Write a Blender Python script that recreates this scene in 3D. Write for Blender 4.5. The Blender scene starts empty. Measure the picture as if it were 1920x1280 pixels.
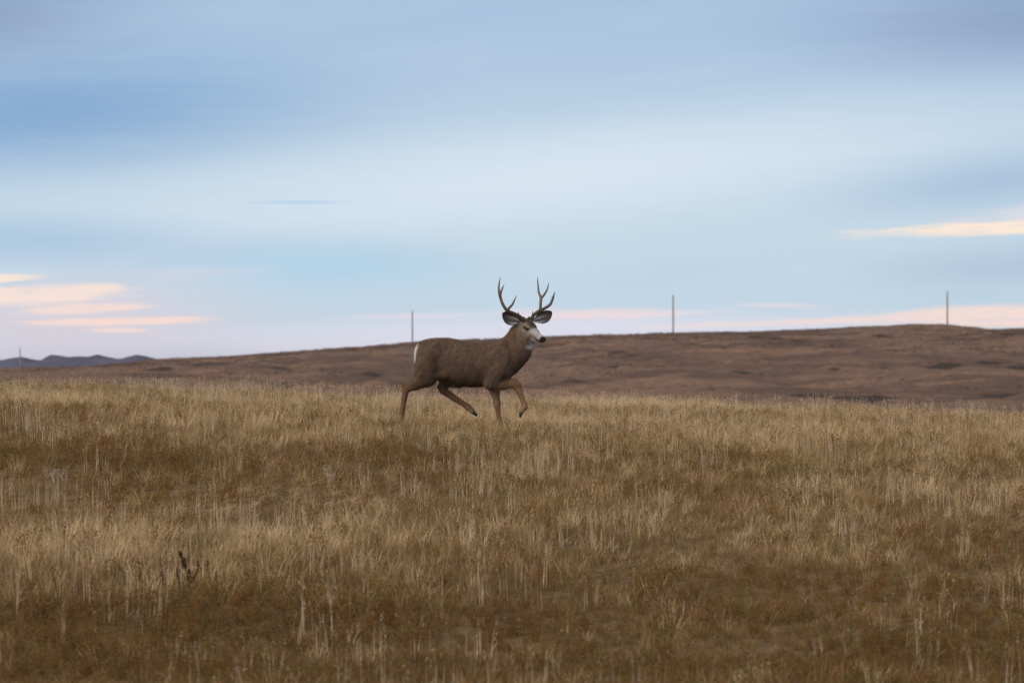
import bpy, math, random
import numpy as np
from mathutils import Vector

random.seed(7)
RNG = np.random.default_rng(11)
SC = bpy.context.scene
COL = SC.collection
R = math.radians

# ---------------------------------------------------------------- camera
FPX = 6975.0            # focal length in pixels of the 1920 px wide photograph
HOR = 690.0             # image row of the true horizon
EYE = 0.74              # camera height above the deer's footing
cam_d = bpy.data.cameras.new('camera')
cam = bpy.data.objects.new('camera', cam_d)
COL.objects.link(cam)
cam_d.sensor_width = 36.0
cam_d.lens = FPX / 1920.0 * 36.0
cam_d.clip_start = 0.5
cam_d.clip_end = 40000.0
cam.location = (0, 0, EYE)
cam.rotation_euler = (R(90) + math.atan((HOR - 640.0) / FPX), 0, 0)
cam_d.dof.use_dof = True
cam_d.dof.focus_distance = 45.0
cam_d.dof.aperture_fstop = 4.0
SC.camera = cam

# ---------------------------------------------------------------- view
SC.view_settings.view_transform = 'Standard'
SC.view_settings.look = 'None'
SC.view_settings.exposure = 0.3
SC.view_settings.gamma = 1.0
SC.view_settings.use_curve_mapping = False
SC.render.engine = 'CYCLES'
SC.cycles.use_denoising = True
SC.cycles.max_bounces = 4
SC.cycles.diffuse_bounces = 2
SC.cycles.transmission_bounces = 2
SC.cycles.glossy_bounces = 1
SC.cycles.volume_bounces = 0

SUN_EL, SUN_AZ = R(34), R(-130)      # azimuth from +Y towards +X: behind the camera, to its left


def lin(r, g, b):
    f = lambda c: (c / 255 / 12.92) if c / 255 <= 0.04045 else ((c / 255 + 0.055) / 1.055) ** 2.4
    return (f(r), f(g), f(b))


# ---------------------------------------------------------------- world
class NT:
    """small node-tree helper"""
    def __init__(self, tree):
        self.t = tree
        self.n = tree.nodes
        self.l = tree.links
        self.n.clear()

    def node(self, kind, **kw):
        n = self.n.new(kind)
        for k, v in kw.items():
            setattr(n, k, v)
        return n

    def put(self, sock, v):
        if isinstance(v, bpy.types.NodeSocket):
            self.l.new(v, sock)
        elif isinstance(v, (tuple, list)):
            sock.default_value = (*v, 1.0) if (len(v) == 3 and sock.type == 'RGBA') else v
        else:
            sock.default_value = v

    def m(self, op, a, b=0.0, c=0.0, clamp=False):
        n = self.node('ShaderNodeMath', operation=op, use_clamp=clamp)
        self.put(n.inputs[0], a); self.put(n.inputs[1], b); self.put(n.inputs[2], c)
        return n.outputs[0]

    def step(self, v, a, b, lo=0.0, hi=1.0):
        n = self.node('ShaderNodeMapRange', interpolation_type='SMOOTHSTEP')
        self.put(n.inputs[0], v); self.put(n.inputs[1], a); self.put(n.inputs[2], b)
        self.put(n.inputs[3], lo); self.put(n.inputs[4], hi)
        return n.outputs[0]

    def mix(self, f, a, b, mode='MIX'):
        n = self.node('ShaderNodeMix', data_type='RGBA', blend_type=mode)
        self.put(n.inputs[0], f); self.put(n.inputs[6], a); self.put(n.inputs[7], b)
        return n.outputs[2]

    def noise(self, vec, scale, detail=4.0, rough=0.5, dist=0.0):
        n = self.node('ShaderNodeTexNoise')
        if vec is not None:
            self.put(n.inputs['Vector'], vec)
        self.put(n.inputs['Scale'], scale); self.put(n.inputs['Detail'], detail)
        self.put(n.inputs['Roughness'], rough); self.put(n.inputs['Distortion'], dist)
        return n.outputs['Fac']

    def xyz(self, x, y, z):
        n = self.node('ShaderNodeCombineXYZ')
        self.put(n.inputs[0], x); self.put(n.inputs[1], y); self.put(n.inputs[2], z)
        return n.outputs[0]


world = bpy.data.worlds.new('World')
SC.world = world
world.use_nodes = True
W = NT(world.node_tree)
sky = W.node('ShaderNodeTexSky', sky_type='NISHITA')
sky.sun_disc = False
sky.sun_elevation = SUN_EL
sky.sun_rotation = SUN_AZ
sky.air_density = 1.0
sky.dust_density = 1.5
tc = W.node('ShaderNodeTexCoord')
sp = W.node('ShaderNodeSeparateXYZ')
W.l.new(tc.outputs['Generated'], sp.inputs[0])
dx, dy, dz = sp.outputs
AZ = W.m('ARCTAN2', dx, dy)
EL = W.m('ARCSINE', dz)
azp = lambda px: (px - 960.0) / FPX
elp = lambda py: (HOR - py) / FPX
# cloud space: bands lie almost level and rise a little to the right
flat = W.xyz(dx, dy, W.m('SUBTRACT', W.m('MULTIPLY', dz, 7.0), W.m('MULTIPLY', dx, 0.55)))
big = W.noise(flat, 7.0, 3.0, 0.45, 0.3)
mid = W.noise(flat, 22.0, 4.0, 0.5, 0.4)
fine = W.noise(W.xyz(dx, dy, W.m('MULTIPLY', dz, 12.0)), 42.0, 5.0, 0.6, 0.5)
wisp = W.noise(W.xyz(dx, dy, W.m('SUBTRACT', W.m('MULTIPLY', dz, 16.0), W.m('MULTIPLY', dx, 0.6))), 75.0, 4.0, 0.6, 0.8)
# altostratus deck: pale where thin, slate blue where thick
base = W.mix(W.step(EL, elp(690), elp(560)), lin(233, 227, 234), lin(201, 222, 238))
base = W.mix(W.step(EL, elp(420), elp(0)), base, lin(174, 200, 228))
base = W.mix(W.step(EL, 0.10, 0.9), base, lin(222, 219, 220))
deck = W.mix(W.step(big, 0.48, 0.78, 0.0, 0.20), base, lin(140, 176, 214))
deck = W.mix(W.step(mid, 0.50, 0.75, 0.0, 0.10), deck, lin(212, 226, 240))
nish = W.mix(1.0, sky.outputs[0], (0.075, 0.075, 0.075), 'MULTIPLY')
deck = W.mix(0.92, nish, deck)


def blob(px, py, ax, ay, tilt, inner, outer, warp):
    """soft flattened mask at a bearing and elevation, edges torn by noise"""
    du = W.m('SUBTRACT', AZ, azp(px)); dv = W.m('SUBTRACT', EL, elp(py))
    c, s = math.cos(tilt), math.sin(tilt)
    a = W.m('ADD', W.m('MULTIPLY', du, c), W.m('MULTIPLY', dv, s))
    b = W.m('SUBTRACT', W.m('MULTIPLY', dv, c), W.m('MULTIPLY', du, s))
    a = W.m('MULTIPLY', a, FPX / ax)
    b = W.m('MULTIPLY', b, FPX / ay)
    d = W.m('SQRT', W.m('ADD', W.m('MULTIPLY', a, a), W.m('MULTIPLY', b, b)))
    d = W.m('ADD', d, W.m('MULTIPLY', W.m('SUBTRACT', fine, 0.5), warp))
    k = W.step(d, outer, inner)
    return k if ay > 40 else W.m('MULTIPLY', k, W.step(wisp, 0.28, 0.52, 0.5, 1.0))


PINK, PEACH, LAV = lin(249, 224, 216), lin(254, 234, 216), lin(222, 213, 222)
CLOUDS_VIGNETTE = [  # px, py, half length, half height, tilt, inner, outer, warp, colour, strength
    (60, 215, 900, 175, 0.06, 0.0, 1.0, 0.25, lin(128, 166, 208), 0.85),
    (-160, 30, 620, 150, 0.00, 0.0, 1.0, 0.2, lin(130, 152, 184), 0.8),  # upper left corner: mostly lens vignette, painted into the sky
    (2000, 40, 760, 150, 0.03, 0.0, 1.0, 0.2, lin(136, 158, 192), 0.8),  # upper right corner: vignette darkening painted into the sky
    (120, 450, 520, 70, 0.00, 0.0, 1.0, 0.3, lin(150, 186, 218), 0.6),
    (1850, 340, 460, 90, 0.08, 0.0, 1.0, 0.3, lin(156, 184, 214), 0.6),
    (1900, 500, 420, 70, 0.05, 0.0, 1.0, 0.3, lin(172, 192, 216), 0.6),
    (1050, 330, 1250, 150, 0.11, 0.0, 1.0, 0.3, lin(219, 232, 244), 0.9),
    (620, 500, 420, 70, 0.00, 0.0, 1.0, 0.3, lin(176, 212, 234), 0.7),
    (130, 600, 480, 120, 0.02, 0.0, 1.0, 0.4, LAV, 0.9),
    (1050, 625, 900, 50, 0.02, 0.2, 1.0, 0.4, lin(230, 228, 241), 0.7),
    (1980, 402, 320, 39, 0.13, 0.1, 1.0, 1.2, lin(228, 223, 226), 0.9),
    (1990, 424, 450, 17, 0.045, 0.55, 1.0, 1.0, PEACH, 1.0),
    (1990, 585, 420, 28, 0.05, 0.5, 1.0, 1.0, lin(251, 224, 214), 1.0),
    (1620, 599, 520, 11, 0.035, 0.1, 1.0, 1.2, PINK, 0.9),
    (1130, 588, 300, 15, 0.00, 0.1, 1.0, 1.2, lin(246, 224, 224), 0.85),
    (1460, 573, 170, 7, -0.02, 0.0, 1.0, 1.0, lin(234, 222, 228), 0.8),
    (-40, 527, 150, 12, 0.06, 0.5, 1.0, 1.0, PEACH, 1.0),
    (30, 556, 270, 24, 0.045, 0.45, 1.0, 1.2, lin(251, 229, 218), 1.0),
    (165, 579, 170, 12, 0.05, 0.4, 1.0, 1.3, PINK, 1.0),
    (215, 603, 220, 10, 0.02, 0.5, 1.0, 1.0, lin(252, 224, 213), 1.0),
    (222, 619, 80, 6, 0.00, 0.4, 1.0, 0.9, PINK, 1.0),
    (370, 512, 190, 16, 0.03, 0.0, 1.0, 1.4, lin(212, 215, 230), 0.7),
    (560, 380, 150, 5, 0.01, 0.0, 1.0, 1.2, lin(176, 204, 230), 0.7),
    (800, 592, 260, 10, 0.01, 0.0, 1.0, 1.2, lin(232, 224, 234), 0.7),
]
skyc = deck
for (px, py, ax, ay, ti, i0, o0, wp, c, st) in CLOUDS_VIGNETTE:
    skyc = W.mix(W.m('MULTIPLY', blob(px, py, ax, ay, ti, i0, o0, wp), st), skyc, c)
EXPC = 10.0 * 2 ** -SC.view_settings.exposure      # cloud colours are given as they photograph
skyc = W.mix(1.0, skyc, (EXPC, EXPC, EXPC), 'MULTIPLY')
bg = W.node('ShaderNodeBackground')
W.l.new(skyc, bg.inputs[0])
bg.inputs[1].default_value = 0.1
wo = W.node('ShaderNodeOutputWorld')
W.l.new(bg.outputs[0], wo.inputs[0])

# ---------------------------------------------------------------- sun (low, veiled by cloud)
sun_d = bpy.data.lights.new('sun', 'SUN')
sun_d.energy = 1.5
sun_d.angle = R(40)
sun_d.color = (1.0, 0.88, 0.74)
sun = bpy.data.objects.new('sun', sun_d)
COL.objects.link(sun)
sdir = Vector((math.sin(SUN_AZ) * math.cos(SUN_EL), math.cos(SUN_AZ) * math.cos(SUN_EL), math.sin(SUN_EL)))
sun.rotation_euler = sdir.to_track_quat('Z', 'Y').to_euler()
sun.location = sdir * 60


# ---------------------------------------------------------------- helpers
def tag(o, label=None, cat=None, group=None, kind=None):
    if label: o['label'] = label
    if cat: o['category'] = cat
    if group: o['group'] = group
    if kind: o['kind'] = kind
    return o


def link(name, me, parent=None, mat=None):
    o = bpy.data.objects.new(name, me)
    COL.objects.link(o)
    if parent is not None: o.parent = parent
    if mat is not None: me.materials.append(mat)
    return o


def empty(name, loc):
    o = bpy.data.objects.new(name, None)
    COL.objects.link(o)
    o.location = loc
    o.empty_display_size = 0.2
    return o


def np_mesh(name, V, F, smooth=True, col=None):
    """V (n,3), F (m,k) with k 3 or 4; col: per-vertex rgb"""
    V = np.asarray(V, np.float32); F = np.asarray(F, np.int32)
    me = bpy.data.meshes.new(name)
    k = F.shape[1]
    me.vertices.add(len(V)); me.vertices.foreach_set('co', V.ravel())
    me.loops.add(F.size); me.loops.foreach_set('vertex_index', F.ravel())
    me.polygons.add(len(F))
    me.polygons.foreach_set('loop_start', np.arange(0, F.size, k, dtype=np.int32))
    if smooth:
        me.polygons.foreach_set('use_smooth', np.ones(len(F), bool))
    me.update(calc_edges=True)
    if col is not None:
        a = me.attributes.new('col', 'FLOAT_COLOR', 'POINT')
        c = np.ones((len(V), 4), np.float32); c[:, :3] = col
        a.data.foreach_set('color', c.ravel())
    return me


_LAT = {}
def vnoise(x, y, seed=0):
    """2-D value noise, 0..1"""
    if seed not in _LAT:
        _LAT[seed] = np.random.default_rng(900 + seed).random((256, 256)).astype(np.float32)
    L = _LAT[seed]
    xi = np.floor(x).astype(np.int64); yi = np.floor(y).astype(np.int64)
    fx = x - xi; fy = y - yi
    fx = fx * fx * (3 - 2 * fx); fy = fy * fy * (3 - 2 * fy)
    g = lambda a, b: L[a & 255, b & 255]
    return ((g(xi, yi) * (1 - fx) + g(xi + 1, yi) * fx) * (1 - fy)
            + (g(xi, yi + 1) * (1 - fx) + g(xi + 1, yi + 1) * fx) * fy)


def fbm(x, y, seed=0, octv=4, gain=0.5):
    s = 0.0; a = 1.0; t = 0.0
    for i in range(octv):
        s = s + a * vnoise(x * 2 ** i + 17.3 * i, y * 2 ** i + 9.1 * i, seed + i); t += a; a *= gain
    return s / t


def sstep(a, b, v):
    t = np.clip((v - a) / (b - a), 0, 1)
    return t * t * (3 - 2 * t)


def pchip(xs, ys):
    """smooth monotone interpolation"""
    xs = np.asarray(xs, float); ys = np.asarray(ys, float)
    h = np.diff(xs); d = np.diff(ys) / h
    m = np.zeros_like(xs); m[0], m[-1] = d[0], d[-1]
    for i in range(1, len(xs) - 1):
        m[i] = 0 if d[i - 1] * d[i] <= 0 else 2 * d[i - 1] * d[i] / (d[i - 1] + d[i])
    def f(v):
        v = np.clip(v, xs[0], xs[-1])
        i = np.clip(np.searchsorted(xs, v) - 1, 0, len(h) - 1)
        t = (v - xs[i]) / h[i]
        return ((2 * t**3 - 3 * t**2 + 1) * ys[i] + (t**3 - 2 * t**2 + t) * h[i] * m[i]
                + (-2 * t**3 + 3 * t**2) * ys[i + 1] + (t**3 - t**2) * h[i] * m[i + 1])
    return f


# ---------------------------------------------------------------- terrain
PLAIN = -5.0
near_prof = pchip([-9000, -40, 0, 12, 24, 34, 45, 54, 62, 70, 90, 140, 200, 9000],
                  [PLAIN, -2.4, -1.75, -1.95, -2.03, -1.42, -0.74, -0.66, -0.66, -0.80, -2.0, -4.6, PLAIN, PLAIN])
CREST_D = 800.0
crest_px = pchip([-4000, -1200, -300, 0, 150, 250, 330, 420, 500, 600, 700, 775, 850, 1000, 1100, 1262, 1440, 1600, 1740, 1790, 1850, 1900, 2000, 2300, 2800, 4200],
                 [733, 720, 699, 690, 688, 681, 673, 669, 663, 656, 648, 642, 638, 633, 629, 625, 620.5, 614, 608, 611, 618, 617, 612, 618, 640, 733])
# eroded cut banks on the hillside: px, py, half width px
BANKS = [(1772, 686, 46), (1852, 682, 28), (1912, 687, 26), (1160, 661, 22), (1655, 687, 18), (1243, 714, 20),
         (1655, 629, 30), (1500, 640, 26), (1420, 632, 30), (1455, 634, 24), (1290, 645, 26), (1090, 672, 18), (1150, 685, 22),
         (1390, 697, 30), (1620, 745, 70), (1520, 742, 50), (1870, 738, 50), (1560, 690, 20), (1080, 714, 30), (1890, 628, 26),
         (520, 690, 40), (620, 703, 60), (700, 703, 40), (390, 684, 40), (300, 690, 40), (560, 664, 30), (660, 655, 30), (730, 650, 24),
         (1020, 648, 30), (1350, 652, 22), (1230, 640, 22), (1180, 668, 26)]
_bank_xy = []


def ground(x, y):
    """terrain height (deer's footing = 0); x to the right, y away from the camera"""
    x = np.asarray(x, float); y = np.asarray(y, float)
    z = near_prof(y)
    # the rise the deer crosses falls off to the right
    tilt = sstep(22, 46, y) * (1 - sstep(80, 200, y))
    z = z - 0.034 * np.clip(x + 0.65, -45, 45) * tilt
    nf = (1 - sstep(90, 200, np.abs(y))) * (1 - sstep(60, 140, np.abs(x)))
    z = z + nf * (0.16 * (fbm(x / 6.0 + 40, y / 8.0 + 11, 1, 3) - 0.5) + 0.05 * (fbm(x / 1.1, y / 1.1, 5, 3) - 0.5)) * sstep(0.3, 2.2, np.hypot(x + 0.6, y - 45) / 1.2)
    # far hill
    s = (y - 290.0) / (CREST_D - 290.0)
    rise = np.where(s < 1, np.clip(s, 0, 1) ** 0.9, 1 - sstep(1.02, 2.6, s) * 1.0)
    px = 960 + x / CREST_D * FPX
    zc = (HOR - crest_px(px)) * CREST_D / FPX
    H = np.maximum(zc - PLAIN, 0.0) * sstep(230, 330, y)
    amp = sstep(260, 420, y) * (1 - sstep(900, 1500, y)) * np.clip(H / 8.0, 0, 1.2)
    wx = x + 14 * (fbm(x / 60, y / 60, 21, 2) - 0.5); wy = y + 40 * (fbm(x / 45 + 5, y / 80, 24, 2) - 0.5)
    rid = 1 - np.abs(2 * fbm(wx / 26, wy / 62, 31, 4, 0.55) - 1)
    fade = 1 - 0.85 * sstep(755, 800, y)
    z = z + H * rise + amp * (1.7 * (rid - 0.8) * fade + 0.8 * (fbm(x / 9 + 3, y / 26, 36, 3) - 0.5) * fade + 0.55 * (fbm(x / 2.6, y / 7, 41, 3) - 0.5))
    for (bx, by, bw) in _bank_xy:
        u = (x - bx) / bw; v = (y - by)
        m = np.clip(1 - np.abs(u) ** 1.5, 0, 1)
        # a scarp: hollow in front of a small step
        z = z - m * 0.32 * np.exp(-((v + 5) / 5.0) ** 2) + m * 0.22 * np.exp(-((v - 4) / 4.0) ** 2)
    return z + EYE


def at_ground(px, py, lo=16.0, hi=72.0):
    """where the sight line through a pixel first meets the ground"""
    d = np.linspace(lo, hi, 1600)
    x = (px - 960) / FPX * d
    zr = EYE + (HOR - py) / FPX * d
    g = ground(x, d) - zr
    i = np.argmax(g > 0) if (g > 0).any() else len(d) - 1
    return float(x[i]), float(d[i]), float(ground(x[i], d[i]))


for (bpx, bpy_, bw) in BANKS:
    x, y, z = at_ground(bpx, bpy_, 285, 815)
    _bank_xy.append((x, y, bw / FPX * y))


def axis(parts):
    out = []
    for a, b, n in parts:
        out.append(np.linspace(a, b, n, endpoint=False))
    return np.concatenate(out + [[parts[-1][1]]])


gx = axis([(-9000, -1000, 16), (-1000, -200, 40), (-200, -24, 118), (-24, 24, 110), (24, 200, 118), (200, 1000, 40), (1000, 9000, 16)])
gy = axis([(-9000, -300, 14), (-300, -20, 20), (-20, 16, 30), (16, 76, 150), (76, 200, 40), (200, 300, 25), (300, 860, 380), (860, 1600, 50), (1600, 9000, 26)])
GX, GY = np.meshgrid(gx, gy)
GZ = ground(GX, GY)
GV = np.stack([GX, GY, GZ], -1).reshape(-1, 3)
nx, ny = len(gx), len(gy)
ii = (np.arange(ny - 1)[:, None] * nx + np.arange(nx - 1)[None, :])
GF = np.stack([ii, ii + 1, ii + 1 + nx, ii + nx], -1)
cx = 0.5 * (gx[:-1] + gx[1:]); cy = 0.5 * (gy[:-1] + gy[1:])
is_hill = ((cy > 200) & (cy < 1600))[:, None] & (np.abs(cx) < 600)[None, :]
# bare-soil amount: cut banks carry dark bare soil
soil = np.zeros(len(GV))
_sn = fbm(GV[:, 0] / 2.2, GV[:, 1] / 9.0, 79, 3)
for bi, (bx, by, bw) in enumerate(_bank_xy):
    u = (GV[:, 0] - bx) / bw; v = GV[:, 1] - by
    soil = np.maximum(soil, (2.0 if bi in (0, 1, 2, 3, 14, 15) else 1.0) * np.clip(1.1 - np.abs(u) ** 1.4 + 0.9 * (_sn - 0.5), 0, 1) * np.exp(-((v + 6.0 * (fbm(GV[:, 0] / 6.0, GV[:, 1] / 60.0, 77, 3) - 0.5)) / 1.9) ** 2))
soil = soil * (0.2 + 1.2 * fbm(GV[:, 0] / 4, GV[:, 1] / 10, 71, 3))


def sub_grid(name, mask):
    F = GF[mask].reshape(-1, 4)
    used, inv = np.unique(F, return_inverse=True)
    c = np.zeros((len(used), 3)); c[:, 0] = soil[used]
    return np_mesh(name, GV[used], inv.reshape(-1, 4), True, c)


def principled(name, rough=0.9, spec=0.2):
    m = bpy.data.materials.new(name); m.use_nodes = True
    t = NT(m.node_tree)
    p = t.node('ShaderNodeBsdfPrincipled'); o = t.node('ShaderNodeOutputMaterial')
    t.l.new(p.outputs[0], o.inputs[0])
    p.inputs['Roughness'].default_value = rough
    p.inputs['Specular IOR Level'].default_value = spec
    return m, t, p


def bump(t, p, h, strength, dist):
    b = t.node('ShaderNodeBump')
    b.inputs['Strength'].default_value = strength; b.inputs['Distance'].default_value = dist
    t.put(b.inputs['Height'], h); t.l.new(b.outputs[0], p.inputs['Normal'])


# field soil with litter
M_FIELD, t, p = principled('field_soil', 0.95, 0.02)
g = t.node('ShaderNodeNewGeometry'); pos = g.outputs['Position']
c = t.mix(t.step(t.noise(pos, 0.35, 4), 0.35, 0.65), (0.12, 0.075, 0.038), (0.19, 0.12, 0.062))
c = t.mix(t.step(t.noise(pos, 9.0, 5, 0.65), 0.45, 0.75), c, (0.27, 0.19, 0.115))
c = t.mix(t.step(t.noise(pos, 0.02, 4), 0.4, 0.6, 0, 0.5), c, (0.17, 0.12, 0.085))
t.put(p.inputs['Base Color'], c)
bump(t, p, t.noise(pos, 25.0, 5, 0.7), 0.8, 0.04)

# far hill: short grazed grass, mauve brown, with bare banks
M_HILL, t, p = principled('hill_grass', 0.95, 0.02)
g = t.node('ShaderNodeNewGeometry'); pos = g.outputs['Position']
mp = t.node('ShaderNodeMapping'); t.l.new(pos, mp.inputs[0]); mp.inputs['Scale'].default_value = (0.55, 0.40, 1.0)
pm = mp.outputs[0]
c = t.mix(t.step(t.noise(pm, 0.05, 5, 0.55, 0.6), 0.40, 0.60), (0.135, 0.084, 0.060), (0.235, 0.143, 0.096))
c = t.mix(t.step(t.noise(pm, 0.16, 5, 0.6, 0.4), 0.54, 0.70, 0, 0.7), c, (0.31, 0.180, 0.112))
c = t.mix(t.step(t.noise(pm, 0.11, 6, 0.65, 0.8), 0.55, 0.68, 0, 0.75), c, (0.085, 0.056, 0.044))
c = t.mix(t.step(t.noise(pm, 1.1, 5, 0.75), 0.40, 0.68, 0, 0.7), c, (0.085, 0.058, 0.042))
c = t.mix(t.step(t.noise(pm, 0.6, 5, 0.75), 0.55, 0.72, 0, 0.5), c, (0.29, 0.18, 0.115))
at = t.node('ShaderNodeAttribute', attribute_name='col')
sr = t.node('ShaderNodeSeparateColor'); t.l.new(at.outputs['Color'], sr.inputs[0])
c = t.mix(t.step(sr.outputs[0], 0.15, 0.6), c, (0.060, 0.045, 0.036))
t.put(p.inputs['Base Color'], c)
bump(t, p, t.noise(pos, 1.2, 6, 0.7), 0.6, 0.4)

tag(link('ground', sub_grid('ground', ~is_hill), None, M_FIELD), 'dry brown grassland ground reaching to the horizon', None, None, 'structure')
tag(link('hill', sub_grid('hill', is_hill), None, M_HILL), 'long low brown hill behind the grassy field', None, None, 'structure')

# ---------------------------------------------------------------- far badlands
MD = 5000.0
ridge = pchip([-6000, -3000, -2200, -1500, -900, -600, -450, -300, -180, -90, -40, 0, 18, 40, 60, 75, 84, 94, 112, 130, 150, 168, 182, 196, 212, 224, 240, 255, 270, 288, 305, 330, 350, 390, 500, 700, 900, 2000],
              [690, 682, 676, 684, 672, 680, 668, 678, 667, 675, 670, 674, 671, 668.5, 672, 674, 670, 664, 666, 669, 668, 668.5, 664.5, 668, 671, 673, 669.5, 665.5, 667, 671.5, 675, 673, 677, 675, 682, 679, 686, 690])
mx = np.linspace((-6000 - 960) / FPX * MD, (2000 - 960) / FPX * MD, 900)
my = np.linspace(MD - 260, MD + 420, 46)
MX, MY = np.meshgrid(mx, my)
top = (HOR - ridge(960 + MX / MD * FPX)) * MD / FPX
top = top + 3.2 * (fbm(MX / 26, MX * 0 + 3.3, 66, 3) - 0.5) * (top > 2)
v = (MY - MD)
prof = np.where(v < 0, np.clip(1 + v / 260.0, 0, 1) ** 1.4, np.clip(1 - v / 420.0, 0, 1))
gul = 0.72 + 0.56 * np.abs(2 * fbm(MX / 55, MY / 160, 61, 4) - 1)
MZ = EYE + PLAIN - 1.0 + (top + 6.0) * np.where(np.abs(v) < 8, 1.0, np.clip(prof * gul, 0, 1))
mi = (np.arange(45)[:, None] * 900 + np.arange(899)[None, :])
M_MT, t, p = principled('badland_rock')
g = t.node('ShaderNodeNewGeometry'); pos = g.outputs['Position']
c = t.mix(t.step(t.noise(pos, 0.02, 5), 0.4, 0.65), (0.050, 0.040, 0.060), (0.095, 0.080, 0.105))
t.put(p.inputs['Base Color'], c)
tag(link('mountains', np_mesh('mountains', np.stack([MX, MY, MZ], -1).reshape(-1, 3),
    np.stack([mi, mi + 1, mi + 901, mi + 900], -1).reshape(-1, 4)), None, M_MT),
    'distant blue purple ridge of low jagged badlands', None, None, 'structure')

# ---------------------------------------------------------------- haze
M_HZ = bpy.data.materials.new('haze'); M_HZ.use_nodes = True
t = NT(M_HZ.node_tree)
pv = t.node('ShaderNodeVolumePrincipled'); o = t.node('ShaderNodeOutputMaterial')
pv.inputs['Color'].default_value = (0.62, 0.70, 0.95, 1)
pv.inputs['Density'].default_value = 3.2e-5
t.l.new(pv.outputs[0], o.inputs['Volume'])
hb, ht, hs = float(GZ.min()) - 3.0, 34.0, 9400.0
hv = [(a, b, c) for c in (hb, ht) for b in (-hs, hs) for a in (-hs, hs)]
hf = [(0, 2, 3, 1), (4, 5, 7, 6), (0, 1, 5, 4), (1, 3, 7, 5), (3, 2, 6, 7), (2, 0, 4, 6)]
tag(link('haze', np_mesh('haze', hv, hf, False), None, M_HZ), 'thin pale evening haze over the plain', None, None, 'stuff')


# ---------------------------------------------------------------- tubes
def catmull(P, n):
    P = np.asarray(P, float)
    Q = np.vstack([2 * P[0] - P[1], P, 2 * P[-1] - P[-2]])
    out = []
    for i in range(len(P) - 1):
        a, b, c, d = Q[i], Q[i + 1], Q[i + 2], Q[i + 3]
        for k in range(n):
            t = k / n
            out.append(0.5 * (2 * b + (c - a) * t + (2 * a - 5 * b + 4 * c - d) * t * t + (3 * b - a - 3 * c + d) * t**3))
    out.append(P[-1])
    return np.array(out)


def tube(P, rad, sides=8, n=5):
    """tube through points P; rad per point; returns V, F (quads)"""
    C = catmull(np.column_stack([np.asarray(P, float), np.asarray(rad, float)]), n)
    P, rad = C[:, :3], np.maximum(C[:, 3], 1e-4)
    T = np.gradient(P, axis=0); T /= np.linalg.norm(T, axis=1)[:, None] + 1e-12
    ref = np.array([0.31, -0.9, 0.2])
    V = []
    a = np.linspace(0, 2 * math.pi, sides, endpoint=False)
    for p, tt, r in zip(P, T, rad):
        u = ref - tt * ref.dot(tt); u /= np.linalg.norm(u); w = np.cross(tt, u); ref = u
        V.append(p + r * (np.cos(a)[:, None] * u + np.sin(a)[:, None] * w))
    m = len(P)
    V = np.concatenate(V + [[P[0]], [P[-1]]])
    F = []
    for i in range(m - 1):
        for k in range(sides):
            k2 = (k + 1) % sides
            F.append((i * sides + k, i * sides + k2, (i + 1) * sides + k2, (i + 1) * sides + k))
    for k in range(sides):
        k2 = (k + 1) % sides
        F.append((m * sides, k2, k, k)); F.append((m * sides + 1, (m - 1) * sides + k, (m - 1) * sides + k2, (m - 1) * sides + k2))
    return V, F


def poly_mesh(name, parts, smooth=True, cols=None):
    """join (V,F) lists into one mesh; degenerate quads become triangles"""
    VV, FF, CC = [], [], []
    off = 0
    for i, (V, F) in enumerate(parts):
        VV.append(np.asarray(V, float))
        for f in F:
            f2 = []
            for q in f:
                if q + off not in f2: f2.append(q + off)
            FF.append(f2)
        if cols is not None: CC.append(cols[i])
        off += len(V)
    me = bpy.data.meshes.new(name)
    VV = np.concatenate(VV)
    me.from_pydata(VV.tolist(), [], FF)
    if smooth:
        me.polygons.foreach_set('use_smooth', np.ones(len(me.polygons), bool))
    if cols is not None:
        a = me.attributes.new('col', 'FLOAT_COLOR', 'POINT')
        c = np.ones((len(VV), 4), np.float32); c[:, :3] = np.concatenate(CC)
        a.data.foreach_set('color', c.ravel())
    me.update()
    return me


# ---------------------------------------------------------------- utility poles
M_WOOD, t, p = principled('weathered_wood')
g = t.node('ShaderNodeTexCoord')
mp = t.node('ShaderNodeMapping'); t.l.new(g.outputs['Object'], mp.inputs[0]); mp.inputs['Scale'].default_value = (14, 14, 0.8)
t.put(p.inputs['Base Color'], t.mix(t.step(t.noise(mp.outputs[0], 1.0, 5, 0.6), 0.3, 0.7), (0.22, 0.17, 0.145), (0.36, 0.30, 0.26)))
M_CERAMIC, t, p = principled('brown_ceramic', 0.35, 0.5)
t.put(p.inputs['Base Color'], (0.10, 0.06, 0.045))
POLES = [(38, 650, 560, 'short bare utility pole at the far left in front of the distant ridge', -0.3),
         (773, 581, 700, 'bare utility pole on the hill crest above the deer rump', 0.2),
         (1262, 551, 700, 'tall bare utility pole on the hill crest right of the antlers', 0.1),
         (1776, 545, 700, 'bare utility pole beside the small knoll at the right end of the hill', 0.3)]
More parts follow.
